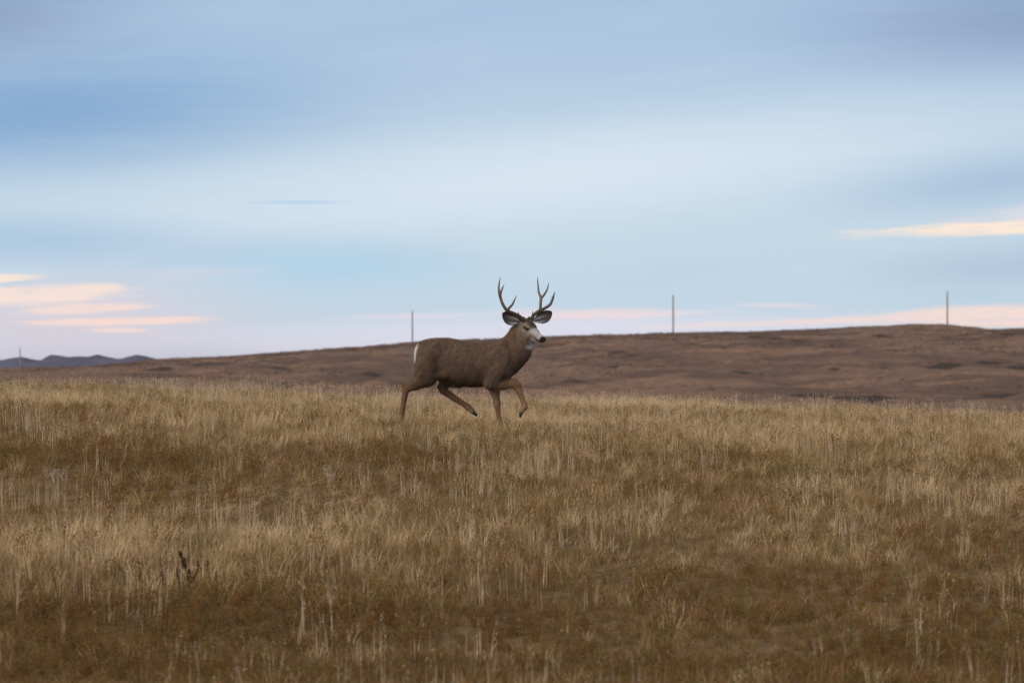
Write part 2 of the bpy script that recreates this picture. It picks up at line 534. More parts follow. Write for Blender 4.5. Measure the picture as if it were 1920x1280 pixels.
for (px, ty, d0, lab, lean) in POLES:
    best = None
    for d in np.linspace(d0, 1150, 400):
        x = (px - 960) / FPX * d
        gz = float(ground(x, d)); h = EYE + (HOR - ty) / FPX * d - gz
        e = abs(h - 9.0) + (0 if d > 780 or px < 100 else 20)
        if best is None or e < best[0]: best = (e, x, d, gz, h)
    e, x, d, gz, h = best
    root = empty('utility_pole', (x, d, gz))
    tag(root, lab, 'pole', 'utility poles along the skyline')
    tp = R(lean)
    P = [(0, 0, -0.4), (0.004 * h, 0, h * 0.35), (tp * h * 0.5, 0, h * 0.7), (tp * h, 0, h - 0.25)]
    link('shaft', poly_mesh('shaft', [tube(P, [0.19, 0.18, 0.165, 0.15], 10, 4)]), root, M_WOOD)
    ins = link('insulator', poly_mesh('insulator', [tube([(tp * h, 0, h - 0.27), (tp * h, 0, h - 0.16), (tp * h, 0, h - 0.11), (tp * h, 0, h - 0.05), (tp * h, 0, h)],
                                              [0.025, 0.03, 0.08, 0.05, 0.06], 8, 2)]), root, M_CERAMIC)

# ---------------------------------------------------------------- the deer
K = 0.0015117            # metres per unit of the side-view drawing
DX, DY = (720 + 640 / 4.2667 - 960) / FPX * 45.0, 45.0
GROUND_CY = 1300.0


def D(cx, cy, y=0.0):
    return np.array([(cx - 640) * K, y, (GROUND_CY - cy) * K])


H_ = 0.008
lo = np.array([-0.90, -0.40, -0.02]); hi = np.array([1.06, 0.40, 1.46])
N = np.ceil((hi - lo) / H_).astype(int) + 1
AX = [lo[i] + H_ * np.arange(N[i]) for i in range(3)]
FLD = np.full(N, 1.0, np.float32)


def region(bmin, bmax):
    s = []
    for i in range(3):
        a = max(0, int((bmin[i] - lo[i]) / H_)); b = min(N[i], int((bmax[i] - lo[i]) / H_) + 2)
        s.append(slice(a, b))
    return tuple(s)


def grid(s):
    return np.meshgrid(AX[0][s[0]], AX[1][s[1]], AX[2][s[2]], indexing='ij')


def smin(a, b, k):
    h = np.maximum(k - np.abs(a - b), 0) / k
    return np.minimum(a, b) - h * h * k * 0.25


def cone(a, b, ra, rb, k=0.03, flat=1.0):
    """tapered capsule; flat < 1 squeezes it sideways (in y)"""
    a = np.asarray(a, float); b = np.asarray(b, float)
    r = max(ra, rb) + k + 2 * H_
    s = region(np.minimum(a, b) - r, np.maximum(a, b) + r)
    X, Y, Z = grid(s)
    d = b - a; L2 = d.dot(d) + 1e-9
    px, py, pz = X - a[0], Y - a[1], Z - a[2]
    t = np.clip((px * d[0] + py * d[1] + pz * d[2]) / L2, 0, 1)
    qx, qy, qz = px - t * d[0], (py - t * d[1]) / flat, pz - t * d[2]
    f = np.sqrt(qx * qx + qy * qy + qz * qz) - (ra + (rb - ra) * t)
    f = f * (flat if flat < 1 else 1)
    FLD[s] = smin(FLD[s], f.astype(np.float32), k)


def chain(pts, k=0.03, flat=1.0):
    """pts: (cx, cy, y, radius in drawing units)"""
    for p, q in zip(pts[:-1], pts[1:]):
        cone(D(p[0], p[1], p[2]), D(q[0], q[1], q[2]), p[3] * K, q[3] * K, k, flat)


def ellip(c, r, k=0.04, rot=0.0):
    """ellipsoid, rot tilts it in the side view"""
    c = np.asarray(c, float); r = np.asarray(r, float); R_ = max(r) + k + 2 * H_
    s = region(c - R_, c + R_)
    X, Y, Z = grid(s)
    px, py, pz = X - c[0], Y - c[1], Z - c[2]
    cs, sn = math.cos(rot), math.sin(rot)
    u = (px * cs + pz * sn) / r[0]; w = (-px * sn + pz * cs) / r[2]; v = py / r[1]
    g = np.sqrt(u * u + v * v + w * w)
    f = (g - 1) * min(r)
    FLD[s] = smin(FLD[s], f.astype(np.float32), k)


# trunk: one lofted barrel
tx = [246, 262, 290, 340, 430, 500, 560, 650, 740, 850, 930, 1000, 1045]
tt_ = pchip(tx, [665, 622, 598, 580, 566, 566, 575, 589, 596, 592, 588, 635, 720])
tb_ = pchip(tx, [765, 850, 885, 895, 892, 916, 940, 956, 959, 951, 938, 898, 815])
tw_ = pchip(tx, [.020, .075, .110, .130, .145, .168, .185, .196, .192, .176, .155, .105, .03])
s = region(D(225, 1010) - [0, .3, 0], D(1065, 540) + [0, .3, 0])
X, Y, Z = grid(s)
cxx = X / K + 640
zt = (GROUND_CY - tt_(cxx)) * K; zb = (GROUND_CY - tb_(cxx)) * K
w = tw_(cxx)
zc = (zt + zb) / 2 + 0.012; hz = (zt - zb) / 2
zz = (Z - (zt + zb) / 2) / hz
ww = w * (1.0 - 0.14 * np.clip(zz, 0, 1) ** 1.0)            # narrower along the back
g_ = (np.abs(zz) ** 2.15 + np.abs(Y / ww) ** 2.15) ** (1 / 2.15)
f = (g_ - 1) * np.minimum(hz, w)
f = np.maximum(f, np.abs(cxx - 645.5) * K - 400.5 * K)
FLD[s] = smin(FLD[s], f.astype(np.float32), 0.03)
# neck, thick as in the rut
chain([(925, 765, 0, 128), (985, 722, 0, 130), (1058, 652, -0.005, 119), (1092, 570, -0.012, 97), (1098, 530, -0.015, 84)], 0.05, 0.72)
# shoulders and upper arms
for sd in (-1, 1):
    ellip(D(905, 740, sd * 0.095), (0.125, 0.075, 0.20), 0.05, R(-14))
    ellip(D(335, 745, sd * 0.085), (0.125, 0.070, 0.205), 0.05, R(4))
    ellip(D(395, 640, sd * 0.085), (0.10, 0.05, 0.07), 0.06)
# muscle and bone under the coat: shoulder blade ridge, haunch, hip point
for sd in (-1, 1):
    chain([(955, 610, sd * 0.105, 26), (985, 700, sd * 0.13, 24), (975, 800, sd * 0.125, 22)], 0.035)
    ellip(D(870, 850, sd * 0.135), (0.085, 0.045, 0.09), 0.03, R(-30))
    ellip(D(325, 800, sd * 0.125), (0.095, 0.040, 0.13), 0.035, R(8))
    chain([(410, 625, sd * 0.115, 20), (440, 690, sd * 0.125, 22)], 0.04)
# near fore leg, lifted and folded
chain([(925, 840, -0.115, 82), (868, 925, -0.115, 62), (960, 935, -0.118, 44), (1040, 932, -0.118, 35), (1062, 945, -0.118, 35)], 0.03)
chain([(1062, 945, -0.118, 34), (1080, 985, -0.118, 27), (1104, 1045, -0.116, 20.5), (1126, 1100, -0.114, 20), (1124, 1120, -0.114, 25), (1103, 1146, -0.114, 20), (1096, 1162, -0.114, 18)], 0.012)
# far fore leg, planted
chain([(905, 830, 0.11, 78), (888, 930, 0.11, 54), (888, 1000, 0.10, 36), (903, 1090, 0.10, 27), (906, 1110, 0.10, 26)], 0.03)
chain([(906, 1110, 0.10, 25), (914, 1160, 0.10, 19), (924, 1232, 0.10, 19), (926, 1250, 0.10, 24), (936, 1275, 0.10, 19)], 0.012)
# near hind leg, pushing off behind
chain([(345, 730, -0.09, 84), (340, 850, -0.10, 84), (352, 885, -0.105, 64), (262, 932, -0.10, 46), (190, 968, -0.10, 33)], 0.04)
chain([(190, 965, -0.10, 32), (168, 958, -0.10, 19), (174, 985, -0.10, 29), (163, 1050, -0.10, 24), (150, 1130, -0.10, 21.5), (138, 1225, -0.10, 21), (136, 1245, -0.10, 26), (143, 1275, -0.10, 20)], 0.014)
# far hind leg, swinging forward
chain([(430, 790, 0.10, 84), (505, 880, 0.10, 60), (498, 915, 0.10, 45), (464, 962, 0.10, 33)], 0.04)
chain([(464, 962, 0.10, 32), (447, 962, 0.10, 20), (470, 985, 0.10, 30), (560, 1047, 0.10, 25), (650, 1103, 0.10, 21.5), (672, 1120, 0.10, 26), (702, 1150, 0.10, 20), (714, 1162, 0.10, 18)], 0.014)
# belly: sheath, brisket, flank fold
chain([(520, 925, 0, 26), (600, 945, 0, 20)], 0.04)
chain([(420, 860, -0.13, 26), (480, 870, -0.12, 22)], 0.05)
chain([(420, 860, 0.13, 26), (480, 870, 0.12, 22)], 0.05)

# head in its own frame, turned towards the camera and nodded down
YAW, PIT = R(40), R(23.5)
hf_ = np.array([math.cos(PIT) * math.cos(YAW), -math.cos(PIT) * math.sin(YAW), -math.sin(PIT)])
hr_ = np.array([-math.sin(YAW), -math.cos(YAW), 0.0])        # the deer's right, towards us
hu_ = np.cross(hr_, hf_)
HO = D(1136, 481, -0.035)
HS = 1.13


def HD(f, r, u):
    return HO + HS * (f * hf_ + r * hr_ + u * hu_)


def hcone(a, b, ra, rb, k=0.02):
    cone(HD(*a), HD(*b), ra * HS, rb * HS, k)


hcone((-0.045, 0, 0.0), (0.03, 0, 0.012), 0.078, 0.074, 0.04)            # skull
hcone((0.03, 0, 0.02), (0.14, 0, -0.004), 0.060, 0.045, 0.03)            # brow to bridge
hcone((0.12, 0, -0.022), (0.252, 0, -0.032), 0.048, 0.036, 0.02)         # muzzle
for sd in (-1, 1):
    hcone((0.252, sd * 0.012, -0.024), (0.273, sd * 0.012, -0.030), 0.028, 0.023, 0.012)
    hcone((-0.02, sd * 0.040, -0.055), (0.08, sd * 0.028, -0.072), 0.048, 0.036, 0.03)   # cheek
    hcone((0.035, sd * 0.052, 0.034), (0.085, sd * 0.044, 0.030), 0.026, 0.020, 0.02)    # brow ridge
    hcone((-0.03, sd * 0.034, 0.058), (-0.03, sd * 0.050, 0.085), 0.026, 0.022, 0.015)   # pedicles
hcone((0.06, 0, -0.070), (0.245, 0, -0.068), 0.036, 0.020, 0.012)        # lower jaw


def surface_nets(F, org, h):
    ins = F < 0
    nx, ny, nz = F.shape
    cnt = np.zeros((nx - 1, ny - 1, nz - 1), np.int8)
    off = [(i, j, k) for i in (0, 1) for j in (0, 1) for k in (0, 1)]
    sl = lambda o: tuple(slice(o[q], F.shape[q] - 1 + o[q]) for q in range(3))
    for o in off: cnt += ins[sl(o)]
    act = (cnt > 0) & (cnt < 8)
    idx = np.argwhere(act)
    vid = np.full(act.shape, -1, np.int64); vid[act] = np.arange(len(idx))
    P = np.zeros((len(idx), 3)); n = np.zeros(len(idx))
    for a in off:
        for q in range(3):
            if a[q] == 0:
                b = list(a); b[q] = 1
                fa = F[idx[:, 0] + a[0], idx[:, 1] + a[1], idx[:, 2] + a[2]]
                fb = F[idx[:, 0] + b[0], idx[:, 1] + b[1], idx[:, 2] + b[2]]
                cr = (fa < 0) != (fb < 0)
                t = np.where(cr, fa / np.where(cr, fa - fb, 1), 0)
                pt = np.tile(np.array(a, float), (len(idx), 1)); pt[:, q] += t
                P += pt * cr[:, None]; n += cr
    V = org + h * (idx + P / n[:, None])
    Q = []
    for q in range(3):
        u, w = [(1, 2), (2, 0), (0, 1)][q]
        s0 = [slice(None)] * 3; s1 = [slice(None)] * 3
        s0[q] = slice(0, -1); s1[q] = slice(1, None)
        A, B = ins[tuple(s0)], ins[tuple(s1)]
        e = np.argwhere(A != B)
        ok = (e[:, u] > 0) & (e[:, w] > 0) & (e[:, u] < F.shape[u] - 1) & (e[:, w] < F.shape[w] - 1)
        e = e[ok]
        def cell(du, dw):
            c = e.copy(); c[:, u] += du; c[:, w] += dw
            return vid[c[:, 0], c[:, 1], c[:, 2]]
        quad = np.stack([cell(-1, -1), cell(0, -1), cell(0, 0), cell(-1, 0)], 1)
        flip = ~A[e[:, 0], e[:, 1], e[:, 2]]
        quad[flip] = quad[flip][:, ::-1]
        Q.append(quad)
    return V, np.concatenate(Q)


BV, BF = surface_nets(FLD, lo, H_)
# light smoothing of the net
ed = np.concatenate([BF[:, [0, 1]], BF[:, [1, 2]], BF[:, [2, 3]], BF[:, [3, 0]]])
for _ in range(2):
    acc = np.zeros_like(BV); deg = np.zeros(len(BV))
    np.add.at(acc, ed[:, 0], BV[ed[:, 1]]); np.add.at(deg, ed[:, 0], 1)
    np.add.at(acc, ed[:, 1], BV[ed[:, 0]]); np.add.at(deg, ed[:, 1], 1)
    BV = BV * 0.5 + 0.5 * acc / deg[:, None]


def vert_normals(V, F):
    n = np.cross(V[F[:, 2]] - V[F[:, 0]], V[F[:, 3]] - V[F[:, 1]])
    out = np.zeros_like(V)
    for q in range(4): np.add.at(out, F[:, q], n)
    return out / (np.linalg.norm(out, axis=1)[:, None] + 1e-12)


BN = vert_normals(BV, BF)

# coat colours (albedo): the animal's own marks, and some painted-in shading
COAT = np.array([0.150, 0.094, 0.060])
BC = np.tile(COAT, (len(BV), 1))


def seg_d(V, a, b):
    a = np.asarray(a); b = np.asarray(b); d = b - a
    t = np.clip(((V - a) @ d) / (d @ d + 1e-9), 0, 1)
    return np.linalg.norm(V - a - t[:, None] * d, axis=1)


def paint(a, b, r, soft, colr, amt=1.0, extra=None):
    global BC
    d = seg_d(BV, a, b) + 0.012 * (fbm(BV[:, 0] * 45 + BV[:, 1] * 20, BV[:, 2] * 45, 81, 2) - 0.5)
    m = amt * (1 - sstep(r - soft, r + soft, d))
    if extra is not None: m = m * extra
    BC = BC * (1 - m[:, None]) + np.array(colr) * m[:, None]


TAN, DARK, WHITE = (0.31, 0.165, 0.085), (0.055, 0.041, 0.031), (0.66, 0.64, 0.62)
nz = BN[:, 2]
# grizzled coat, greyer back; upper highlight and lower shade painted in
BC *= (0.80 + 0.40 * fbm(BV[:, 0] * 9, BV[:, 2] * 14, 85, 3))[:, None]
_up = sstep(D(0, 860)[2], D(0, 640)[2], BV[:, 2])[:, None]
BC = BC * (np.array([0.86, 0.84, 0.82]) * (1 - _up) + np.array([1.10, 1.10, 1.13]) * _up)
# dark brisket, belly line and dark front of the chest
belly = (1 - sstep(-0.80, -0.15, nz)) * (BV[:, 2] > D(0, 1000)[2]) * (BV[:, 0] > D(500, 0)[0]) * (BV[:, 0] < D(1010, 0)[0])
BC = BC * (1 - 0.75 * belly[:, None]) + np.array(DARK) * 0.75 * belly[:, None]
paint(D(1010, 880), D(1130, 780), 0.085, 0.05, DARK, 0.75)
# tan legs
for pts in ([(905, 940, -0.118), (1062, 945, -0.118), (1126, 1105, -0.114), (1096, 1165, -0.114)],
            [(888, 985, 0.10), (906, 1110, 0.10), (926, 1250, 0.10), (936, 1280, 0.10)]):
    for p, q in zip(pts[:-1], pts[1:]): paint(D(*p), D(*q), 0.075, 0.035, TAN, 0.92)
for pts in ([(215, 955, -0.10), (172, 975, -0.10), (150, 1130, -0.10), (143, 1280, -0.10)],
            [(480, 945, 0.10), (462, 965, 0.10), (650, 1103, 0.10), (714, 1165, 0.10)]):
    for p, q in zip(pts[:-1], pts[1:]): paint(D(*p), D(*q), 0.065, 0.03, (0.185, 0.105, 0.056), 0.9)
paint(D(470, 905, 0.10), D(500, 900, 0.06), 0.06, 0.03, (0.26, 0.19, 0.12), 0.6)
paint(D(168, 955, -0.10), D(165, 970, -0.10), 0.03, 0.015, DARK, 0.6)
for (a_, b_) in ((D(1050, 960, -0.118), D(1105, 1110, -0.114)), (D(895, 1010, 0.09), D(905, 1240, 0.09)), (D(185, 1000, -0.11), D(165, 1200, -0.11))):
    paint(a_, b_, 0.026, 0.012, (0.10, 0.060, 0.036), 0.55)
paint(D(1122, 1120, -0.13), D(1100, 1148, -0.13), 0.022, 0.010, (0.33, 0.24, 0.17), 0.6)
paint(D(672, 1125, 0.07), D(700, 1150, 0.07), 0.022, 0.012, (0.33, 0.23, 0.15), 0.6)
# pale inner fore leg
paint(D(880, 990, 0.08), D(890, 1080, 0.08), 0.04, 0.02, (0.36, 0.27, 0.20), 0.5)
# white rump patch with the pale fringe at its edge
rump = sstep(0.66, 0.92, -BN[:, 0] - 0.10 * np.abs(BN[:, 1])) * (BV[:, 0] < D(300, 0)[0]) * sstep(D(0, 775)[2], D(0, 735)[2], BV[:, 2])
BC = BC * (1 - rump[:, None]) + np.array((0.80, 0.80, 0.82)) * rump[:, None]
# head
HV = BV - HO
fh, rh, uh = HV @ hf_, HV @ hr_, HV @ hu_
headm = (BV[:, 0] > D(1030, 0)[0])


def hpaint(a, b, r, soft, colr, amt=1.0):
    paint(HD(*a), HD(*b), r * HS, soft * HS, colr, amt, headm)


hpaint((0.02, 0, -0.03), (0.16, 0, -0.05), 0.10, 0.05, (0.27, 0.225, 0.185), 0.75)      # greyish face
hpaint((0.12, 0, 0.0), (0.24, 0, -0.01), 0.058, 0.022, (0.50, 0.48, 0.475), 0.92)       # white muzzle
hpaint((0.10, 0.03, -0.01), (0.17, 0.03, -0.03), 0.035, 0.02, (0.45, 0.42, 0.41), 0.7)
for sd in (-1, 1):
    hpaint((0.10, sd * 0.045, -0.045), (0.19, sd * 0.040, -0.050), 0.026, 0.016, (0.25, 0.205, 0.17), 0.75)
hpaint((0.06, 0, -0.105), (0.24, 0, -0.09), 0.032, 0.015, (0.55, 0.54, 0.53), 0.8)      # chin
hpaint((0.02, 0.06, -0.085), (0.10, 0.05, -0.095), 0.030, 0.02, (0.21, 0.145, 0.075), 0.7)
hpaint((-0.02, 0, 0.08), (0.085, 0, 0.062), 0.056, 0.018, (0.052, 0.036, 0.028), 0.9)     # dark forehead
hpaint((0.06, 0.03, 0.045), (0.06, -0.03, 0.045), 0.03, 0.015, (0.07, 0.05, 0.04), 0.7)
for sd in (-1, 1):
    hpaint((0.055, sd * 0.075, 0.012), (0.075, sd * 0.07, 0.008), 0.024, 0.008, (0.02, 0.015, 0.012), 1.0)
    hpaint((0.04, sd * 0.078, 0.040), (0.085, sd * 0.07, 0.036), 0.013, 0.008, (0.34, 0.29, 0.25), 0.6)
    hpaint((0.04, sd * 0.08, -0.018), (0.085, sd * 0.07, -0.020), 0.014, 0.010, (0.42, 0.38, 0.35), 0.7)
hpaint((0.274, 0.016, -0.028), (0.274, -0.016, -0.028), 0.031, 0.008, (0.016, 0.015, 0.016), 1.0)  # nose
hpaint((0.21, 0.03, -0.062), (0.26, 0.015, -0.060), 0.014, 0.006, (0.03, 0.025, 0.022), 0.9)     # mouth
hpaint((0.262, 0, -0.085), (0.275, 0, -0.075), 0.017, 0.008, (0.6, 0.59, 0.58), 0.8)
# white throat patch
paint(D(1135, 640, -0.085), D(1200, 638, -0.05), 0.030, 0.014, (0.66, 0.62, 0.58), 0.9)

M_COAT, t, p = principled('deer_coat', 0.85, 0.15)
at = t.node('ShaderNodeAttribute', attribute_name='col')
tcn = t.node('ShaderNodeTexCoord')
mp = t.node('ShaderNodeMapping'); t.l.new(tcn.outputs['Object'], mp.inputs[0])
mp.inputs['Rotation'].default_value = (0, R(-55), 0); mp.inputs['Scale'].default_value = (30, 60, 120)
fn = t.noise(mp.outputs[0], 1.0, 4, 0.6, 0.3)
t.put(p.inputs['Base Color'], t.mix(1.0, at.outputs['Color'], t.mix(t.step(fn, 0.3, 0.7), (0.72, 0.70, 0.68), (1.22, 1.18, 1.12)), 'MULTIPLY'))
p.inputs['Sheen Weight'].default_value = 0.15
bump(t, p, fn, 0.5, 0.006)

deer = empty('deer', (DX, DY, float(ground(DX, DY))))
tag(deer, 'brown mule deer buck with branching antlers trotting right through dry grass', 'deer')
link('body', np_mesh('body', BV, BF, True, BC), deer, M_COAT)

# guard hairs lying along the coat
NH = 52000
tri = np.concatenate([BF[:, [0, 1, 2]], BF[:, [0, 2, 3]]])
fi = RNG.integers(0, len(tri), NH)
bw_ = RNG.dirichlet((1, 1, 1), NH)
T3 = tri[fi]
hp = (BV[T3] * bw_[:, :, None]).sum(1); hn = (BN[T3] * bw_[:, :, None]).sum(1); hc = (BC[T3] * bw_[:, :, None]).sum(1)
flow = np.tile(np.array([-0.55, 0.0, -0.85]), (NH, 1))
neckm = hp[:, 0] > D(960, 0)[0]
flow[neckm] = (-0.65, 0, -0.75)
hm = (hp[:, 0] > D(1060, 0)[0]) & (hp[:, 2] > D(0, 640)[2])
flow[hm] = -hf_
flow += RNG.normal(0, 0.15, (NH, 3))
flow -= hn * (flow * hn).sum(1)[:, None]
flow /= np.linalg.norm(flow, axis=1)[:, None] + 1e-9
dirh = flow * 0.93 + hn * 0.36
leng = RNG.uniform(0.020, 0.040, NH)
leng[hm] *= 0.4
leng[hp[:, 2] < D(0, 960)[2]] *= 0.35
leng[hp[:, 0] < D(285, 0)[0]] *= 0.8
sidev = np.cross(dirh, hn); sidev /= np.linalg.norm(sidev, axis=1)[:, None] + 1e-9
wd = 0.0024
hv3 = np.stack([hp - sidev * wd - hn * 0.002, hp + sidev * wd - hn * 0.002, hp + dirh * leng[:, None]], 1).reshape(-1, 3)
clump = fbm((hp[:, 0] * 0.85 - hp[:, 2] * 0.55) * 46, (hp[:, 2] * 0.85 + hp[:, 0] * 0.55) * 11 + hp[:, 1] * 9, 88, 3)
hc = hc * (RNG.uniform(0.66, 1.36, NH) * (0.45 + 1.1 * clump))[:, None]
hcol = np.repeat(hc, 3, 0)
M_HAIR, t, p = principled('deer_hair', 0.75, 0.2)
at = t.node('ShaderNodeAttribute', attribute_name='col')
t.l.new(at.outputs['Color'], p.inputs['Base Color'])
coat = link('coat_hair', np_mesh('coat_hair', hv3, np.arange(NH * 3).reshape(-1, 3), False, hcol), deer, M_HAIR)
coat['kind'] = 'stuff'

# antlers
M_ANT, t, p = principled('antler', 0.55, 0.35)
at = t.node('ShaderNodeAttribute', attribute_name='col')
tcn = t.node('ShaderNodeTexCoord')
t.put(p.inputs['Base Color'], t.mix(1.0, at.outputs['Color'], t.mix(t.step(t.noise(tcn.outputs['Object'], 60, 4), 0.3, 0.7), (0.7, 0.7, 0.7), (1.2, 1.2, 1.2)), 'MULTIPLY'))
bump(t, p, t.noise(tcn.outputs['Object'], 90, 4), 0.4, 0.004)


def antler(branches):
    parts, cols = [], []
    for br in branches:
        V, F = tube([D(a, b, y) for (a, b, y, r) in br], [r * K for (a, b, y, r) in br], 8, 6)
        zz = np.clip((V[:, 2] - D(0, 420)[2]) / 0.48, 0, 1)[:, None]
        parts.append((V, F))
        cols.append(np.array([0.085, 0.050, 0.031]) * (1 - zz) + np.array([0.26, 0.20, 0.155]) * zz)
    return poly_mesh('antler', parts, True, cols)


near_antler = [
    [(1128, 440, -0.085, 17), (1106, 416, -0.10, 18), (1070, 388, -0.125, 15), (1022, 366, -0.16, 13), (985, 350, -0.19, 14), (955, 308, -0.20, 13), (936, 262, -0.20, 12.5), (932, 222, -0.19, 11), (946, 175, -0.16, 7.5), (963, 142, -0.13, 1.5)],
    [(934, 262, -0.20, 10), (922, 215, -0.22, 9.5), (919, 165, -0.235, 8), (925, 115, -0.24, 5), (933, 78, -0.24, 1.2)],
    [(984, 354, -0.19, 11), (1000, 332, -0.205, 10.5), (1028, 300, -0.22, 8.5), (1046, 262, -0.23, 5.5), (1063, 230, -0.235, 1.2)],
    [(1078, 398, -0.12, 8), (1077, 378, -0.125, 5.5), (1075, 360, -0.13, 1.2)]]
far_antler = [
    [(1178, 436, -0.005, 16), (1184, 410, 0.0, 17), (1200, 384, 0.02, 14), (1240, 352, 0.06, 14), (1285, 330, 0.10, 12.5), (1328, 300, 0.125, 11.5), (1349, 258, 0.13, 10), (1360, 225, 0.125, 6.5), (1367, 194, 0.12, 1.5)],
    [(1248, 352, 0.065, 12), (1252, 320, 0.08, 12), (1254, 280, 0.095, 12), (1256, 244, 0.105, 12), (1240, 205, 0.12, 9.5), (1234, 150, 0.13, 7), (1230, 108, 0.13, 4.5), (1229, 74, 0.13, 1.2)],
    [(1256, 250, 0.105, 9.5), (1276, 228, 0.09, 9), (1298, 194, 0.07, 7.5), (1313, 155, 0.055, 5), (1319, 119, 0.05, 1.2)],
    [(1346, 262, 0.13, 5), (1346, 244, 0.12, 3.5), (1345, 229, 0.115, 1.0)],
    [(1188, 400, 0.0, 8), (1189, 372, -0.01, 5), (1190, 350, -0.015, 1.2)]]
link('antler', antler(near_antler), deer, M_ANT)
link('antler', antler(far_antler), deer, M_ANT)

# ears: cupped leaves, open towards us
M_EAR, t, p = principled('ear_hair', 0.85, 0.15)
at = t.node('ShaderNodeAttribute', attribute_name='col')
tcn = t.node('ShaderNodeTexCoord')
t.put(p.inputs['Base Color'], t.mix(1.0, at.outputs['Color'], t.mix(t.step(t.noise(tcn.outputs['Object'], 140, 3), 0.3, 0.7), (0.75, 0.75, 0.75), (1.2, 1.2, 1.2)), 'MULTIPLY'))


def ear(root, tip, upv, face, width):
    """root, tip: points; upv: across the blade; face: the way the cup opens"""
    ax = tip - root; L = np.linalg.norm(ax); ax /= L
    fc = face - ax * face.dot(ax); fc /= np.linalg.norm(fc)
    ac = np.cross(fc, ax)
    if ac.dot(upv) < 0: ac = -ac
    nt, ns = 18, 13
    prof = pchip([0, .12, .3, .5, .7, .85, .95, 1], [.30, .52, .90, 1.0, .88, .60, .32, .03])
    V, C = [], []
    for side in (0, 1):
        for i in range(nt):
            t_ = i / (nt - 1)
            w_ = prof(t_) * width / 2
            for j in range(ns):
                q = -1 + 2 * j / (ns - 1)
                th = q * (1.35 - 0.55 * t_)
                rr = w_ / math.sin(1.35 - 0.55 * t_)
                pt = root + ax * (t_ * L) + ac * (rr * math.sin(th)) + fc * (rr * (1 - math.cos(th)) * 0.62) - fc * (0.010 * side * (1 - abs(q) * 0.6))
                pt = pt + ac * 0.018 * math.sin(t_ * 2.2)
                V.append(pt)
                if side == 0:
                    c_ = np.array([0.085, 0.070, 0.064])
                    hair = max(0, 1 - abs(q + 0.35 - 0.5 * t_) / 0.30) * max(0, 1 - t_ / 0.75) + max(0, 1 - abs(q - 0.55) / 0.3) * max(0, 1 - t_ / 0.55) * 0.8
                    hair = min(1.0, hair * 1.5)
                    c_ = c_ * (1 - hair) + np.array([0.60, 0.57, 0.56]) * hair
                    edge = max(0, (abs(q) - 0.72) / 0.28) * min(1, t_ * 2)
                    c_ = c_ * (1 - edge) + np.array([0.05, 0.040, 0.034]) * edge
                    if t_ > 0.85: c_ = c_ * 0.6
                else:
                    c_ = np.array([0.125, 0.10, 0.08]) * (1 - 0.5 * t_)
                C.append(c_)
    F = []
    n1 = nt * ns
    for i in range(nt - 1):
        for j in range(ns - 1):
            a = i * ns + j
            F.append((a, a + 1, a + 1 + ns, a + ns)); F.append((n1 + a + ns, n1 + a + ns + 1, n1 + a + 1, n1 + a))
        for j in (0, ns - 1):
            a = i * ns + j; F.append((a, a + ns, n1 + a + ns, n1 + a))
    for j in range(ns - 1):
        a = (nt - 1) * ns + j; F.append((a, a + 1, n1 + a + 1, n1 + a)); F.append((j + 1, j, n1 + j, n1 + j + 1))
    return poly_mesh('ear', [(np.array(V), F)], True, [np.array(C)])


link('ear', ear(D(1078, 438, -0.085), D(952, 362, -0.16), np.array([0.5, 0, -0.8]), np.array([0.25, -1, -0.05]), 0.175), deer, M_EAR)
link('ear', ear(D(1198, 432, -0.02), D(1341, 350, 0.05), np.array([-0.5, 0, -0.8]), np.array([0.35, -1, -0.05]), 0.150), deer, M_EAR)

# eyes
M_EYE, t, p = principled('eye', 0.12, 0.6)
t.put(p.inputs['Base Color'], (0.012, 0.009, 0.007))


def ellipsoid(c, r, seg=14, rings=9, axes=None):
    V = []
    axes = np.eye(3) if axes is None else np.array(axes)
    for i in range(rings + 1):
        a = math.pi * i / rings
        for j in range(seg):
            b = 2 * math.pi * j / seg
            l = np.array([r[0] * math.sin(a) * math.cos(b), r[1] * math.sin(a) * math.sin(b), r[2] * math.cos(a)])
            V.append(np.asarray(c) + l @ axes)
    F = [(i * seg + j, (i + 1) * seg + j, (i + 1) * seg + (j + 1) % seg, i * seg + (j + 1) % seg) for i in range(rings) for j in range(seg)]
    return np.array(V), F


for sd in (-1, 1):
    link('eye', poly_mesh('eye', [ellipsoid(HD(0.065, sd * 0.062, 0.012), (0.026, 0.018, 0.018), 14, 9, [hf_, hr_, hu_])]), deer, M_EYE)

# tail, white with a thin brown root, tucked against the rump
M_TAIL, t, p = principled('tail_hair', 0.85, 0.1)
t.put(p.inputs['Base Color'], (0.74, 0.73, 0.73))
link('tail', poly_mesh('tail', [tube([D(288, 610), D(272, 630), D(260, 672), D(254, 712), D(254, 740)], [0.018, 0.022, 0.020, 0.015, 0.004], 10, 4)]), deer, M_TAIL)

# hooves: two claws each
M_HOOF, t, p = principled('hoof', 0.4, 0.4)
t.put(p.inputs['Base Color'], (0.022, 0.020, 0.019))


def hoof(top, tip, ysp=0.013):
    a = np.asarray(top); b = np.asarray(tip)
    d = b - a
    parts = []
    for s_ in (-1, 1):
        o_ = np.array([0, s_ * ysp, 0])
        parts.append(tube([a + o_ * 0.9, a + d * 0.45 + o_, a + d * 0.8 + o_ * 1.05, b + o_ * 0.8], [0.019, 0.022, 0.016, 0.004], 9, 4))
    return poly_mesh('hoof', parts)


